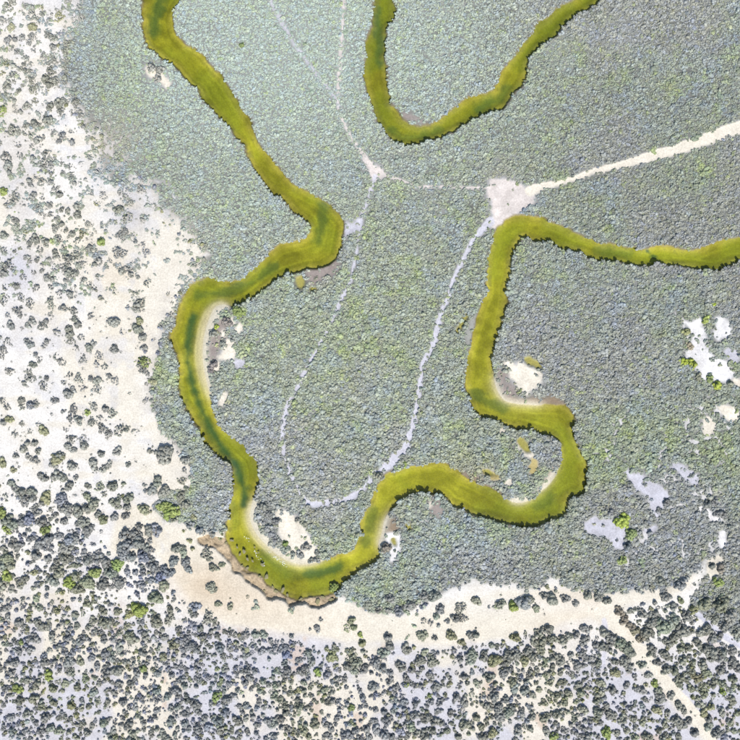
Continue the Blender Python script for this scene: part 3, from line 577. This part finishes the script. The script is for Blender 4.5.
# ------------------------------------------------------------------ shrubs: every one read off the photograph (x, y, width in fifths of a pixel)
# g green, y yellow-green, o olive, b brown, p purple, f faint and thin
SHRUBS = {
(0,0): "67,8,35 45,37,38 134,35,26 165,42,22 212,71,26 160,80,36 178,98,30 20,103,28 40,105,24 60,138,36o 165,138,40o 145,135,18 195,118,16 262,75,16 300,90,44o 320,50,24 345,5,30 285,50,14 248,104,20 398,40,30f 375,92,30f 410,92,40f 40,208,34 52,195,24 80,198,28 115,192,28 240,178,36 262,190,34 280,200,26 165,185,34 150,215,26 345,180,32f 340,225,44f 320,262,26 270,240,34 85,262,26 63,240,14 168,255,22 218,275,28 270,305,36 243,322,22 262,280,20 120,320,24 135,298,28 158,323,20 8,290,18 35,325,30o 70,335,30 100,348,24 130,355,26 152,360,22 325,335,34f 335,300,28f 13,373,26o 65,376,32 82,390,18 75,410,18 163,402,34 40,430,42 32,470,18 255,365,44 232,400,44 255,418,50 280,400,36 325,388,30 325,415,26f 190,430,20 168,455,40 100,460,28 68,503,26 25,510,18 186,508,20 75,535,18 138,533,34 105,563,24 85,560,20 380,515,42 255,540,40 295,525,44 318,510,34 305,560,36 245,605,48 15,555,44g 178,625,44 138,632,28 70,655,46 92,658,32 40,675,32 130,665,30 155,685,24 190,705,34 213,690,30 95,727,28 270,662,26 318,680,32 358,662,22 362,715,30 300,715,30 420,632,26 395,560,26f 362,563,24f 160,730,18",
(0,148): "35,45,44 45,90,44 48,125,28 100,40,28 163,52,28 235,32,40 220,80,44 255,85,34 258,120,30 215,95,24 312,75,16 350,90,20 357,132,24 362,160,28 375,178,24 317,117,16 180,150,16 150,168,30 160,188,24 213,170,38 113,187,18 257,178,28 275,208,32 302,236,34 22,218,44g 80,235,36 72,270,34 45,285,32 170,238,38 215,255,22 122,288,14 248,285,32 193,295,24 215,330,20 190,325,16 258,335,26 282,352,28 315,310,24 345,320,30 385,295,36 390,338,40 310,380,30 280,405,34 295,455,34 330,410,24 365,430,34 80,365,36 88,390,24 172,382,18 130,422,24o 25,440,40 180,460,44 155,470,30 150,500,20 230,472,38 200,512,30 25,513,30 73,515,20 320,497,22 278,525,34 285,547,24 245,558,22 138,548,26 155,565,20 190,560,24 390,468,30 415,430,34o 458,433,22 452,502,38 508,470,42g 485,277,26o 445,385,34f 430,160,18 408,80,24f 495,125,34f 462,232,20 518,240,34f 600,222,24 628,238,24 598,310,44 655,275,34f 640,352,44f 705,210,40f 718,360,24 600,440,36 628,420,34 600,525,60f 675,470,24 715,480,20 610,618,38 640,605,34 655,635,30 688,650,24 730,520,34f 490,570,34 475,578,24 500,560,24 555,568,20f 350,562,52 330,600,36 345,625,44 378,628,40 380,535,40 405,545,24 415,580,34f 240,650,40 265,655,22 215,620,24 215,590,24 170,625,22 122,645,30 45,590,50 25,625,36 10,640,28 85,690,34 30,698,30 187,703,30 258,700,26 330,658,28 378,692,14 420,665,28 445,685,28 472,708,26 305,592,24 352,730,34 490,637,18 578,722,26f 680,728,26 735,680,30 300,728,28",
(0,296): "20,25,36 107,8,34 152,38,40 255,25,36 260,52,30 318,62,34 360,5,30 95,77,44 43,98,26 58,150,40 370,75,40 395,145,40 380,120,30 460,100,30 165,125,34 145,150,28 235,125,30 215,150,38 253,95,22 290,180,32 345,165,36 350,195,40 360,225,34 382,262,28 448,258,38 470,235,26 410,205,30f 45,223,26 8,210,18 20,268,36 15,300,26 135,230,30 155,245,34 240,225,30 220,248,24 185,295,28 198,318,24 285,305,32 310,330,34 420,320,34f 500,300,34f 490,340,28f 165,345,36 150,375,28 140,405,32 160,415,34 130,437,28 218,450,38 240,413,30 50,378,40f 353,396,30 395,415,40f 320,435,24 348,490,50 370,470,30 420,465,28f 280,525,34 460,415,30 490,420,40 545,405,30 580,425,36f 525,358,28 490,465,36f 575,132,58 545,135,26 575,268,42 616,180,30f 108,522,34 110,555,28 160,545,46p 180,540,28 370,560,34 470,550,40f 530,565,36 565,590,40f 438,585,30g 460,630,40 360,605,44 395,620,38 48,618,40o 20,630,34 12,525,34 40,553,28 110,635,20 75,692,30 150,675,22 222,675,48o 315,577,20 262,592,14 515,665,44 545,690,40f 600,670,48f 630,665,30 675,680,30f 360,715,44 415,715,34f 140,732,30 178,735,34 505,610,24 690,60,50 710,35,40 690,165,56 715,205,44 700,125,36o 720,260,30 718,330,60g 705,345,40 725,375,40 510,8,26 650,485,14 735,440,16 335,670,16",
(0,444): "15,95,44o 70,125,30o 120,25,40 85,62,28 145,58,28 198,35,30 178,80,36 290,75,64o 270,100,40 300,60,44 300,160,50 275,165,40 365,110,48 210,160,40 232,172,34 320,170,40 350,205,44 385,170,30 318,232,24 62,195,40 75,220,34 105,240,48 160,235,44 165,270,40 130,270,36 235,270,64o 215,290,40 258,327,26 178,315,34 312,280,64p 330,320,60 345,340,44 280,355,34 440,260,40 470,300,60 440,320,50 400,330,50 395,350,48 440,210,36 500,215,40f 568,210,50 620,200,26 520,250,30f 470,95,50 475,125,28 510,50,34 525,125,40 548,98,30 645,105,30 590,35,40 580,295,50 600,270,34f 645,275,50 640,315,40 495,350,40 520,375,50o 577,363,44 630,360,44 420,390,56 445,430,60 395,400,40 722,325,56o 325,385,40 345,12,40 370,30,34 422,8,44 725,200,24 730,235,26 15,340,50g 40,380,60 70,400,50 40,425,40g 150,375,60p 120,390,50 190,340,40 215,390,50 230,430,50g 250,470,50 200,500,50 185,555,50 160,470,40 245,572,44 300,460,44 350,480,60p 380,470,50 330,520,60 320,570,56 350,570,40 380,605,36 422,540,40 440,580,50 490,570,50 530,590,50 590,600,60g 560,640,60 480,640,60g 440,690,70 300,640,60 270,680,60p 270,620,40 350,690,60g 400,720,60 380,660,50 240,655,20 620,550,60 650,500,70 680,450,60 630,450,50 700,490,70 720,560,60p 660,560,50 610,520,50 700,410,40 735,520,40 720,640,40 710,705,40 680,640,36 20,520,36 40,570,60 20,600,60p 60,600,50 75,500,50 110,500,40 140,545,30o 180,640,40o 130,670,44 100,700,44 40,660,50g 20,700,50 60,720,40 600,690,60 520,700,60 640,640,40",
(148,444): "85,50,90 15,30,30 190,80,50 48,183,50 25,228,50 85,235,60 170,185,40f 185,130,30f 200,225,26 225,165,26 165,265,60 75,310,60g 130,330,80g 190,300,60 100,350,50g 130,380,30 230,365,30o 210,400,44p 45,428,50p 10,430,50 260,430,48p 320,448,34 208,482,26o 295,547,50f 275,555,24 310,572,30 320,612,40 370,603,34 345,620,30 145,520,50 180,540,48 130,585,60 190,590,60 205,625,40 175,515,30 30,610,60 20,575,30 90,640,60 70,660,50p 120,640,40 82,705,50o 20,680,40 320,715,56 300,710,30 340,725,24 15,480,30 15,530,36 5,560,30 605,352,54 640,385,40 580,390,34 600,420,44 620,450,40 635,475,36 660,490,24 688,498,34g 695,525,40 725,550,34 580,310,60",
(296,444): "20,555,44 78,582,36 105,576,36 110,545,30 50,515,44 415,160,54 415,215,30 380,270,44 310,450,30 190,722,56g 450,520,60b 495,535,18 545,100,34g 10,380,30 40,400,36",
(0,592): "42,75,44 48,112,28 97,150,46 150,100,30o 205,80,36 185,30,40 120,40,24 230,170,50 190,150,44 265,215,44 145,185,30o 378,110,38 385,165,36 290,95,34o 320,150,28 298,172,28 440,55,40 515,90,48 530,150,56 555,145,44 465,140,40 445,175,34 485,190,30 590,95,44 570,235,40 650,215,50 665,235,50 600,198,26 635,170,34 520,230,44 420,230,44 395,250,36 345,225,40 300,268,30 330,300,40 370,300,44 350,345,60 405,345,44o 462,325,40 530,305,50 600,275,50 628,348,34 560,330,40 490,370,40 590,390,60 540,400,50 715,300,44 725,215,48 700,85,80g 650,110,40o 720,380,40g 690,400,44 595,455,40 655,455,40 430,430,40 330,370,30 350,400,40 270,480,46 330,455,44 250,415,50g 90,480,50g 30,480,40 190,460,50 140,440,40 115,245,30g 155,285,40 100,295,40 60,260,24 180,230,50 80,350,50 45,355,30 60,400,40 170,370,24 225,350,44 280,345,30 390,475,40 470,500,44p 535,490,24 500,455,36 487,548,24 545,545,30 530,565,24 620,545,44 575,500,34 640,500,30 710,525,34 360,565,50o 275,550,40 170,530,50 105,540,50 210,570,44 140,605,44 60,625,44 230,625,50 298,630,34 384,612,34o 410,578,34 445,570,34 260,675,44 210,690,44 300,690,44 180,650,34 65,690,40 100,660,30 20,685,24 130,690,30 465,665,36 408,665,20 520,650,50 545,640,30 570,690,36 680,575,34 690,612,30 650,660,50 635,675,30 720,650,36 725,685,30 665,705,40 690,690,26 440,700,40 375,720,30 600,730,24 555,725,30 480,605,16",
(148,592): "40,25,70 240,70,50p 210,95,24 240,110,36 225,120,20 352,55,36 412,70,36 305,110,50f 300,135,50f 265,180,40 320,195,30 275,220,40 205,200,24 155,185,36 115,90,40 110,130,40 45,140,60 75,185,30 85,225,38 40,160,40 130,260,50o 160,245,44 215,265,60 245,280,50 180,290,34 195,235,44 360,275,60p 410,280,40 350,215,36 380,320,40f 415,205,40f 490,210,50f 540,210,50 580,210,44 612,240,30 575,290,40 560,300,30 605,333,24 620,305,26 485,315,30 532,335,22 720,215,28 690,310,50p 685,275,44 700,390,50 685,350,34 735,405,24 632,425,30 638,465,36 575,445,40 605,460,34 560,490,34 635,515,40 660,535,34 465,390,28 500,385,40 535,390,36 510,425,40 490,450,40 452,488,28 395,388,30 363,450,30o 407,456,34 325,455,30 285,500,20 340,415,26 300,425,36f 260,440,40f 242,350,26 243,380,26 140,490,50 165,440,40 185,465,40 120,410,36 50,405,44 48,490,44 100,520,40 95,358,22 80,320,50o 145,370,30 110,375,30 35,355,14 345,520,50g 320,555,34 400,535,50 430,515,30 555,545,36 585,570,30 490,565,36 460,570,34 190,608,44 185,655,40 205,680,34 150,570,40 115,580,30 120,640,50 45,590,36 240,560,60 255,595,40 285,630,44 250,680,50 300,670,44p 350,640,50p 390,600,50p 430,625,30 455,640,44 490,630,34 525,620,30 550,660,36 360,690,44 415,697,26 460,725,34 600,640,40 635,650,40 660,630,40 690,600,40 700,680,40 670,675,30 630,715,36 545,700,30 40,620,30 45,680,30 75,705,40 100,730,36 20,710,34 140,700,24 500,695,30 690,570,34 735,575,28 200,540,40 195,515,30",
(296,592): "125,133,22 107,178,40 70,183,18 275,140,40 290,175,36 255,180,34f 323,213,28g 332,255,44o 460,225,50 470,265,56 630,215,60 695,230,30 710,165,24 360,60,50 410,85,40 460,90,40 515,95,60p 565,70,50 580,65,40 470,30,60 640,20,60 690,20,70 720,85,50 700,120,40 640,145,30f 675,150,30f 30,265,20 190,265,24 60,300,44 75,335,44 45,380,44 25,395,44 15,340,40 180,320,60o 110,395,44g 155,410,44p 145,483,40 200,463,30 40,490,34 75,475,34 40,450,34 75,515,28 12,530,28 20,570,50 160,550,40 190,540,30 77,587,22 130,600,24 205,630,36 165,615,24 215,580,24 95,650,50 85,665,36 150,660,40 175,680,40 160,715,40 40,695,44 65,720,36 278,575,38g 322,568,30 318,495,26 332,523,36 385,470,60 415,515,22 460,450,32 462,500,34o 440,500,26 375,577,22 397,585,34 440,595,38 490,590,40 500,475,40 550,430,40 552,460,34g 580,460,30 620,462,32 583,385,40 525,370,60 545,280,50 560,290,40 430,380,50 400,350,60 440,300,50 300,350,60 290,390,50 260,370,50 245,435,36 345,380,50 280,330,40 260,295,36 470,400,40 480,430,24 620,340,60 680,345,60 640,300,40 700,470,50 670,415,44 670,513,28g 595,555,38 535,545,40 590,615,50 540,580,30 675,545,34 715,550,34 720,590,30 655,620,50 690,640,50 640,640,40 720,650,40 270,655,30 325,643,22 270,710,50 300,690,40 240,715,40 355,680,44 400,685,50 440,710,60 460,640,50 480,720,40 395,640,36 520,690,50p 560,715,40 575,670,50 600,700,40 640,710,50 680,690,40 365,720,40 320,730,36 550,640,30",
(444,592): "35,215,60o 88,250,36o 130,212,40 158,212,40 355,225,48o 235,265,32 160,40,50 80,80,60f 60,130,50 95,130,40f 280,60,56 345,70,60g 400,50,90p 420,40,60 540,35,70 500,15,40 605,30,44 655,55,40 715,15,50 460,80,40 20,145,30 470,205,44 510,185,50 530,180,36 490,240,50 540,230,50 590,240,50 620,220,40 660,210,40 700,180,50 450,250,50 480,280,60 630,312,34 700,240,50 715,330,40 665,365,50 250,340,80o 320,320,70 360,310,60 400,340,60o 420,290,50 440,320,50 140,310,60 130,340,50 200,320,60 80,330,40 100,420,40 225,420,50 160,450,36 115,455,28 340,450,60o 350,480,50 400,490,50 60,520,44 100,550,50 30,600,40 160,625,44 100,660,60 35,660,30 185,670,40 240,700,60o 190,720,50 70,720,40 15,690,36 280,620,60 320,600,60 270,580,60 385,610,50 370,685,50 440,620,40 430,680,36 500,625,60 510,690,44 560,610,50 500,550,36 560,515,44 600,550,40 620,500,44 670,460,40 680,500,50 690,580,50 650,630,34 655,545,28 630,660,30 660,700,30 590,450,44 580,400,36 540,370,36 545,720,50g 600,690,36 710,725,50 580,340,60 550,320,50 310,535,40 300,400,60 250,520,60 220,570,50 500,360,30 430,410,40 500,420,30 475,485,36 530,450,36 440,510,40 700,640,30 340,570,40 690,310,40 730,640,30",
(592,592): "135,95,50b 160,135,50b 190,92,34 75,40,44 30,25,50 365,22,60 440,42,36o 400,68,44 310,50,28 250,105,50 310,110,50 190,170,50b 210,190,50b 240,230,50b 60,200,60 90,230,70 130,250,70 50,270,60 170,280,70 190,300,60 160,340,60 180,370,56 115,345,40 115,400,54o 245,360,40 262,360,28 278,412,40 210,420,30 325,350,40 370,385,60 410,390,50 440,430,44 430,455,40 520,425,60b 490,390,40 490,480,44 310,455,40g 330,490,44 340,530,60 390,515,44 325,510,40 220,480,36 245,490,44 100,485,46 70,565,36 90,610,60 25,600,60 40,650,36 70,700,64g 150,630,50 205,632,40 250,650,40 320,585,50o 375,597,34 430,560,44 455,590,40 420,640,60 450,660,60 480,640,40 510,700,50 545,490,40 560,510,40 535,555,50 590,570,44o 555,600,50o 580,630,44 580,665,50 620,700,60 658,722,44p 600,455,50 650,460,40 650,495,36g 645,600,44 700,540,50 705,690,34 695,645,30 450,190,80 350,170,90 300,150,70 400,140,80 270,200,70 470,120,60 500,90,50o 560,60,80 640,60,90 690,120,80 610,130,60 655,170,60 570,185,60 540,200,50 720,200,60 480,275,44 440,280,44 380,250,60 410,220,50 520,250,50 590,300,80 635,215,40 600,230,50 560,280,50 700,290,50 620,330,50 550,360,50 570,400,50 450,340,50 500,350,40 360,310,60 300,280,50 285,310,30 640,390,50 700,350,60 650,300,50 700,430,50 705,475,30 730,380,50 730,480,30 155,505,26o 170,460,40 40,450,50 30,500,50 20,540,40 30,350,40 15,260,40 190,580,30 360,660,40 330,690,40 170,690,40 120,700,40 270,720,60 430,720,40 350,730,40 210,720,40 730,600,40",
(592,296): "460,325,46y 500,340,48y 625,447,52y 590,415,44g 565,120,44g 610,40,24y 470,180,44o 490,250,44b 690,440,40 530,405,40o",
(592,444): "150,385,84y 195,450,64g 150,580,56g 55,410,20 122,480,20 630,690,60g 640,620,50b 600,610,40 650,350,50 690,415,36 625,350,36 575,300,50 610,290,40 440,700,70 370,290,40 340,330,30 285,440,30 180,510,50 160,220,40 190,205,40 90,340,40 340,685,50",
(148,0): "470,225,30g 20,340,44 60,350,40 50,390,36",
(148,296): "30,430,36o 345,155,26y 395,130,60b 330,190,40 375,240,40 455,80,70g 425,215,36 330,340,44b 315,370,40b",
}
TINT = {'': (.185, .184, .172), 'g': (.185, .215, .085), 'y': (.255, .29, .06), 'o': (.200, .196, .130), 'b': (.192, .168, .146), 'p': (.170, .176, .208), 'f': (.245, .240, .226)}
WORD = {'': 'grey', 'g': 'green', 'y': 'bright yellow-green', 'o': 'olive grey', 'b': 'brownish', 'p': 'bluish grey', 'f': 'thin pale grey'}
allsh = []
for (ox, oy), s in SHRUBS.items():
    for it in s.split():
        q = it.split(','); code = q[2].lstrip('0123456789'); d = float(q[2].rstrip('gyobpf'))
        allsh.append([ox+float(q[0])/5, oy+float(q[1])/5, d/25.0, code])        # px, px, metres across
order = sorted(range(len(allsh)), key=lambda i: -(allsh[i][2] + (1.5 if allsh[i][3] in ('y', 'g') else 0) + (.55 if allsh[i][0] < 190 and allsh[i][1] < 500 else 0)))
single = sorted(order[:300]); rest = order[300:]
# meshes by size class: about 1.0, 1.7, 2.7 m across; dense and open ones
CL = [(1.0, 9, .20, 70, .16), (1.7, 22, .25, 170, .18), (2.7, 46, .29, 330, .19)]
def shrub_set(mat, tagn):
    out = {}
    for ci, (dm, nl, lo, lv, lf) in enumerate(CL):
        for sp_ in (0, 1):
            out[ci, sp_] = [plant_mesh('%s_leaves' % tagn, 1000+ci*100+sp_*50+i, dm*(.43 if not sp_ else .47), dm*(.46 if ci == 0 else .38 if ci == 1 else .32), int(nl*(1 if not sp_ else 1.7)), lo*(1 if not sp_ else .66), int(lv*(1 if not sp_ else .8)), lf, sp_, mat) for i in range(5)]
    return out
SETI = shrub_set(mat_shrub, 'shrub')
STEM = [stem_mesh('shrub_stem', 5+i, c[0]*.4, c[0]*.3) for i, c in enumerate(CL)]
def klass(d): return 0 if d < 1.3 else 1 if d < 2.15 else 2
def hue(px, py, t, v):
    a = float(fbm(np.array([px]), np.array([py]), 40, 2, 81)[0])-.5; b = float(fbm(np.array([px]), np.array([py]), 9, 2, 85)[0])-.5
    k = np.array((1, 1, 1)) + (np.array((-.10, -.04, .16))*max(a, 0)*3 + np.array((.05, .07, -.22))*max(-a, 0)*3) + np.array((-.04, .08, -.10))*max(b, 0)*3
    k = 1+(k-1)*(.35 if px < 200 and py < 480 else .8)
    return list(t*v*k*(1 if py < 480 else .98))
def is_open(px, py, code, r): return int(code == 'f' or (px < 150 and py < 440 and r < .45))
def where(px, py):
    s = samp(salt, np.array([px]), np.array([py]))[0]; b = samp(beach_s, np.array([px]), np.array([py]))[0]
    if px > 590 and py > 590: return 'in the lower right scrub'
    if px > 560: return 'in the right-hand marsh'
    if b > .4: return 'on the cream sand'
    if not s: return 'beside the creek' if samp(SD, np.array([px]), np.array([py]))[0] < 16 else 'amid the low marsh'
    if py < 440: return 'on the white flat'
    if py < 600 and px < 230: return 'on the lower left sand'
    if py >= 600: return 'in the bottom scrub'
    return 'on the pale sand'
ONES = 'zero one two three four five six seven eight nine ten eleven twelve thirteen fourteen fifteen sixteen seventeen eighteen nineteen'.split()
TENS = 'x x twenty thirty forty fifty sixty seventy eighty ninety'.split()
def spell(v):
    v = max(0, int(round(v))); return ONES[v] if v < 20 else 'a hundred' if v >= 100 else TENS[v//10] + ('-'+ONES[v % 10] if v % 10 else '')
used = set()
for i in single:
    px, py, d, code = allsh[i]; r = random.Random(i)
    ci = klass(d); op = is_open(px, py, code, r.random())
    me = SETI[ci, op][r.randrange(5)]; s = d/CL[ci][0]*(1.28 if px < 170 and 490 < py < 625 else 1.24 if px < 170 else 1.12)
    zz = float(samp(Z, np.array([px]), np.array([py]))[0])
    tv = r.uniform(.84, 1.16); tint = hue(px, py, np.array(TINT[code]), tv)
    if py < 480 and px < 200: tint = [c*1.1 for c in tint]  # bounce light off the bright sand, put into the leaf tint
    leafy = bpy.data.objects.new('foliage', me); leafy.color = (*tint, 1)
    size = 'small' if d < 1.5 else 'medium' if d < 2.1 else 'large'
    form = 'open' if op and code != 'f' else ''
    look = ' '.join(w for w in (size, form, WORD[code], 'shrub', where(px, py)) if w)
    for dx, dy in ((0, 0), (.45, 0), (-.45, 0), (0, .45), (0, -.45), (.9, 0), (0, .9), (-.9, 0), (0, -.9)):
        lab = look + ', %s percent across, %s down' % (spell(px/7.4+dx), spell(py/7.4+dy))
        if lab not in used: break
    used.add(lab)
    if ci == 0:
        o = leafy; o.name = 'shrub'; LINK(o)
    else:
        o = bpy.data.objects.new('shrub', None); o.empty_display_size = .3; LINK(o)
        LINK(leafy); leafy.parent = o
        st = bpy.data.objects.new('stem', STEM[ci]); LINK(st); st.parent = o
    o.location = W(px, py, zz-.02); o.rotation_euler = (0, 0, r.uniform(0, 6.28)); o.scale = (s, s, s*r.uniform(.85, 1.15))
    tag(o, lab, 'shrub', group='shrubs scattered over the sand and scrub')

# the smaller shrubs and the countless low ones between them
sx = [allsh[i][0] for i in rest]; sy = [allsh[i][1] for i in rest]; sdm = [allsh[i][2] for i in rest]; scode = [allsh[i][3] for i in rest]
occ = np.zeros(X.shape)
for px, py, d, c in allsh:
    rr = max(2, int(d*2.3)); r0, c0 = int(py-G0), int(px-G0); occ[max(r0-rr, 0):r0+rr+1, max(c0-rr, 0):c0+rr+1] = 1
fill_ok = np.zeros(X.shape)
scrub = [(-70,590),(0,596),(100,600),(190,612),(240,634),(340,648),(440,650),(540,632),(598,624),(650,690),(690,745),(690,830),(-70,830)]
scrub2 = [(640,600),(690,606),(745,640),(830,690),(830,830),(720,830),(722,745),(660,670),(632,634),(622,612)]
lowleft = [(-70,470),(0,486),(60,500),(100,540),(150,560),(196,606),(240,634),(190,640),(-70,640)]
fill_ok = np.maximum(np.maximum(mask(scrub, 1)*1.0, mask(scrub2, 1)*1.0), mask(lowleft, 3)*.8)
fill_ok *= 1-np.clip(beach_s*1.3, 0, 1)
for d, c in path_ids: fill_ok *= sstep(.5, 2.5, d)
fill_ok *= .30 + .7*sstep(.40, .56, fbm(X, Y, 16, 3, 71))
fx, fy = np.meshgrid(np.arange(G0+2, G1-2, 3.8), np.arange(G0+2, G1-2, 3.8)); fx = fx.ravel()+rng.uniform(-2, 2, fx.size); fy = fy.ravel()+rng.uniform(-2, 2, fy.size)
inn = (fx > -3) & (fx < 743) & (fy > -3) & (fy < 743)
pk = rng.random(len(fx)) < samp(fill_ok, fx, fy)*np.where(samp(occ, fx, fy) > 0, .34, .76)*np.where(inn, 1, 1.4)
for a, b in zip(fx[pk], fy[pk]): sx.append(a); sy.append(b); sdm.append(float(rng.uniform(.4, 1.15))); scode.append(random.choice(['', '', '', '', 'p', 'p', 'o', 'f']))
# sprigs in loose drifts round the shrubs of the flat, and beyond the frame
for px, py, d, c in allsh:
    if px < 170 and py < 600 or (py > 590 and random.random() < .35):
        for k in range(random.randrange(0, 5)):
            a = random.uniform(0, 6.28); q = d/PX*random.uniform(.45, 1.5)
            sx.append(px+math.cos(a)*q); sy.append(py+math.sin(a)*q); sdm.append(random.uniform(.16, .5)); scode.append(random.choice(['', 'f', 'f']))
fr = np.where(Y < 300, blur(salt, 13), blur(salt, 8)); fr = np.where(salt & (SD > 3), sstep(.98, .52, fr+n_fine*.6), 0)*(1-np.clip(beach_s*2, 0, 1)*(Y > 596))
fr = np.where((X > 340) & (X < 600) & (Y > 572) & (Y < 612) & salt, sstep(.99, .6, blur(salt, 9)+n_fine)*1.3, fr)
fr *= np.where(Y < 300, .6, np.where(Y < 470, .55, .34)); qx = rng.uniform(-50, 790, 60000); qy = rng.uniform(-50, 700, 60000)
for a, b in zip(qx, qy):
    if random.random() < fr[int(b-G0), int(a-G0)]*.55: sx.append(a); sy.append(b); sdm.append(random.choice((.25, .35, .5, .7, .9))*random.uniform(.8, 1.2)); scode.append(random.choice(['f', 'f', 'f', '', 'p', 'o']))
for k in range(420):                              # the flat goes on to the left of the frame
    a, b = random.uniform(-58, -3), random.uniform(-58, 600)
    sx.append(a); sy.append(b); sdm.append(random.uniform(.5, 1.9)); scode.append('')
sx = np.array(sx); sy = np.array(sy); sdm = np.array(sdm)
ok = (samp(SD, sx, sy) > 1); sx, sy, sdm = sx[ok], sy[ok], sdm[ok]; scode = [c for c, q in zip(scode, ok) if q]
SETS = shrub_set(mat_cover, 'low_shrub'); flat = []; vi = {}
for ci in range(3):
    for sp_ in (0, 1):
        vi[ci, sp_] = len(flat); flat += SETS[ci, sp_]
tint = np.array([hue(a, b, np.array(TINT[c]), random.uniform(.8, 1.2)) for a, b, c in zip(sx, sy, scode)])
tint[(sy < 480) & (sx < 200)] *= 1.1  # small shrubs of the flat: sand bounce light painted in as well
var = np.array([vi[klass(d), is_open(px, py, c, random.random())]+random.randrange(5) for px, py, d, c in zip(sx, sy, sdm, scode)])
sca = np.array([d/CL[klass(d)][0]*1.12 for d in sdm])*np.where((sx < 170) & (sy < 480), 1.12, 1)
instancer('low_scrub', drop(sx, sy, samp(Z, sx, sy)-.02), np.stack([0*sx, 0*sx, rng.uniform(0, 6.28, len(sx))], -1), np.stack([sca, sca, sca*rng.uniform(.8, 1.2, len(sca))], -1), var, tint, source_collection('lowshrub', flat), 'small grey shrubs and sprigs between the larger shrubs on the sand', 'shrubs')

# ------------------------------------------------------------------ fallen clods of the crumbling bank, flecks of foam
def clod_mesh(seed):
    r = np.random.default_rng(seed); V = ICO2[0]*(1+r.normal(0, .14, (len(ICO2[0]), 1)))*np.array([1, r.uniform(.5, .9), .45]); return mesh_from('mud_clod', V, ICO2[1], mat_clod)
CLODS = [clod_mesh(i) for i in range(6)]
for i, (px, py, d) in enumerate([(225,543,4),(231,541,5),(237,548,3),(243,552,5),(247,560,5),(252,562,4),(247,569,5),(241,566,3),(262,566,5),(266,578,6),(259,577,4),(272,588,4),(275,592,6),(283,590,7),(287,596,4),(264,591,3),(254,548,3),(258,553,3),(239,555,4),(300,600,5),(318,602,7),(323,598,5),(331,600,8),(337,597,6)]):
    px += random.uniform(-.6, .6); py += random.uniform(-.6, .6)
    zz = float(samp(Z, np.array([px]), np.array([py]))[0]); o = bpy.data.objects.new('mud_clod', CLODS[i % 6]); LINK(o)
    s = d*PX*.38; o.scale = (s*1.15, s, s*.38); o.rotation_euler = (0, 0, random.uniform(0, 6.28)); o.location = W(px, py, max(zz, -.03)+.03)
    for dx, dy in ((0, 0), (.5, 0), (0, .5), (-.5, 0), (0, -.5), (1, 0), (0, 1)):
        lab = '%s dark clod below the tan bank, %s percent across, %s down' % ('large' if d > 5 else 'medium' if d > 3 else 'small', spell(px/7.4+dx), spell(py/7.4+dy))
        if lab not in used: break
    used.add(lab)
    tag(o, lab, 'mud clod', group='mud clods below the crumbling bank')
V = []; F = []
for (x0, y0, x1, y1, n) in [(245,538,252,542,7),(252,550,258,556,9),(256,556,262,562,8),(262,564,266,568,7),(268,550,272,555,4),(272,556,285,566,26),(281,561,286,567,10)]:
    for k in range(n):
        t = random.random(); px = x0+(x1-x0)*t+random.uniform(-1.6, 1.6); py = y0+(y1-y0)*t+random.uniform(-1.6, 1.6)
        s = random.uniform(.04, .09); o = len(V); wv = W(px, py, .01)
        V += [tuple(np.array(wv)+v*np.array([s*random.uniform(.7, 1.6), s, s*.35])) for v in ICO1[0]]; F += [tuple(f+o) for f in ICO1[1]]
ob = bpy.data.objects.new('foam_flecks', mesh_from('foam_flecks', V, F, mat_foam)); LINK(ob)
tag(ob, 'white flecks floating on the shallow water of the lowest bend', 'foam', 'stuff')
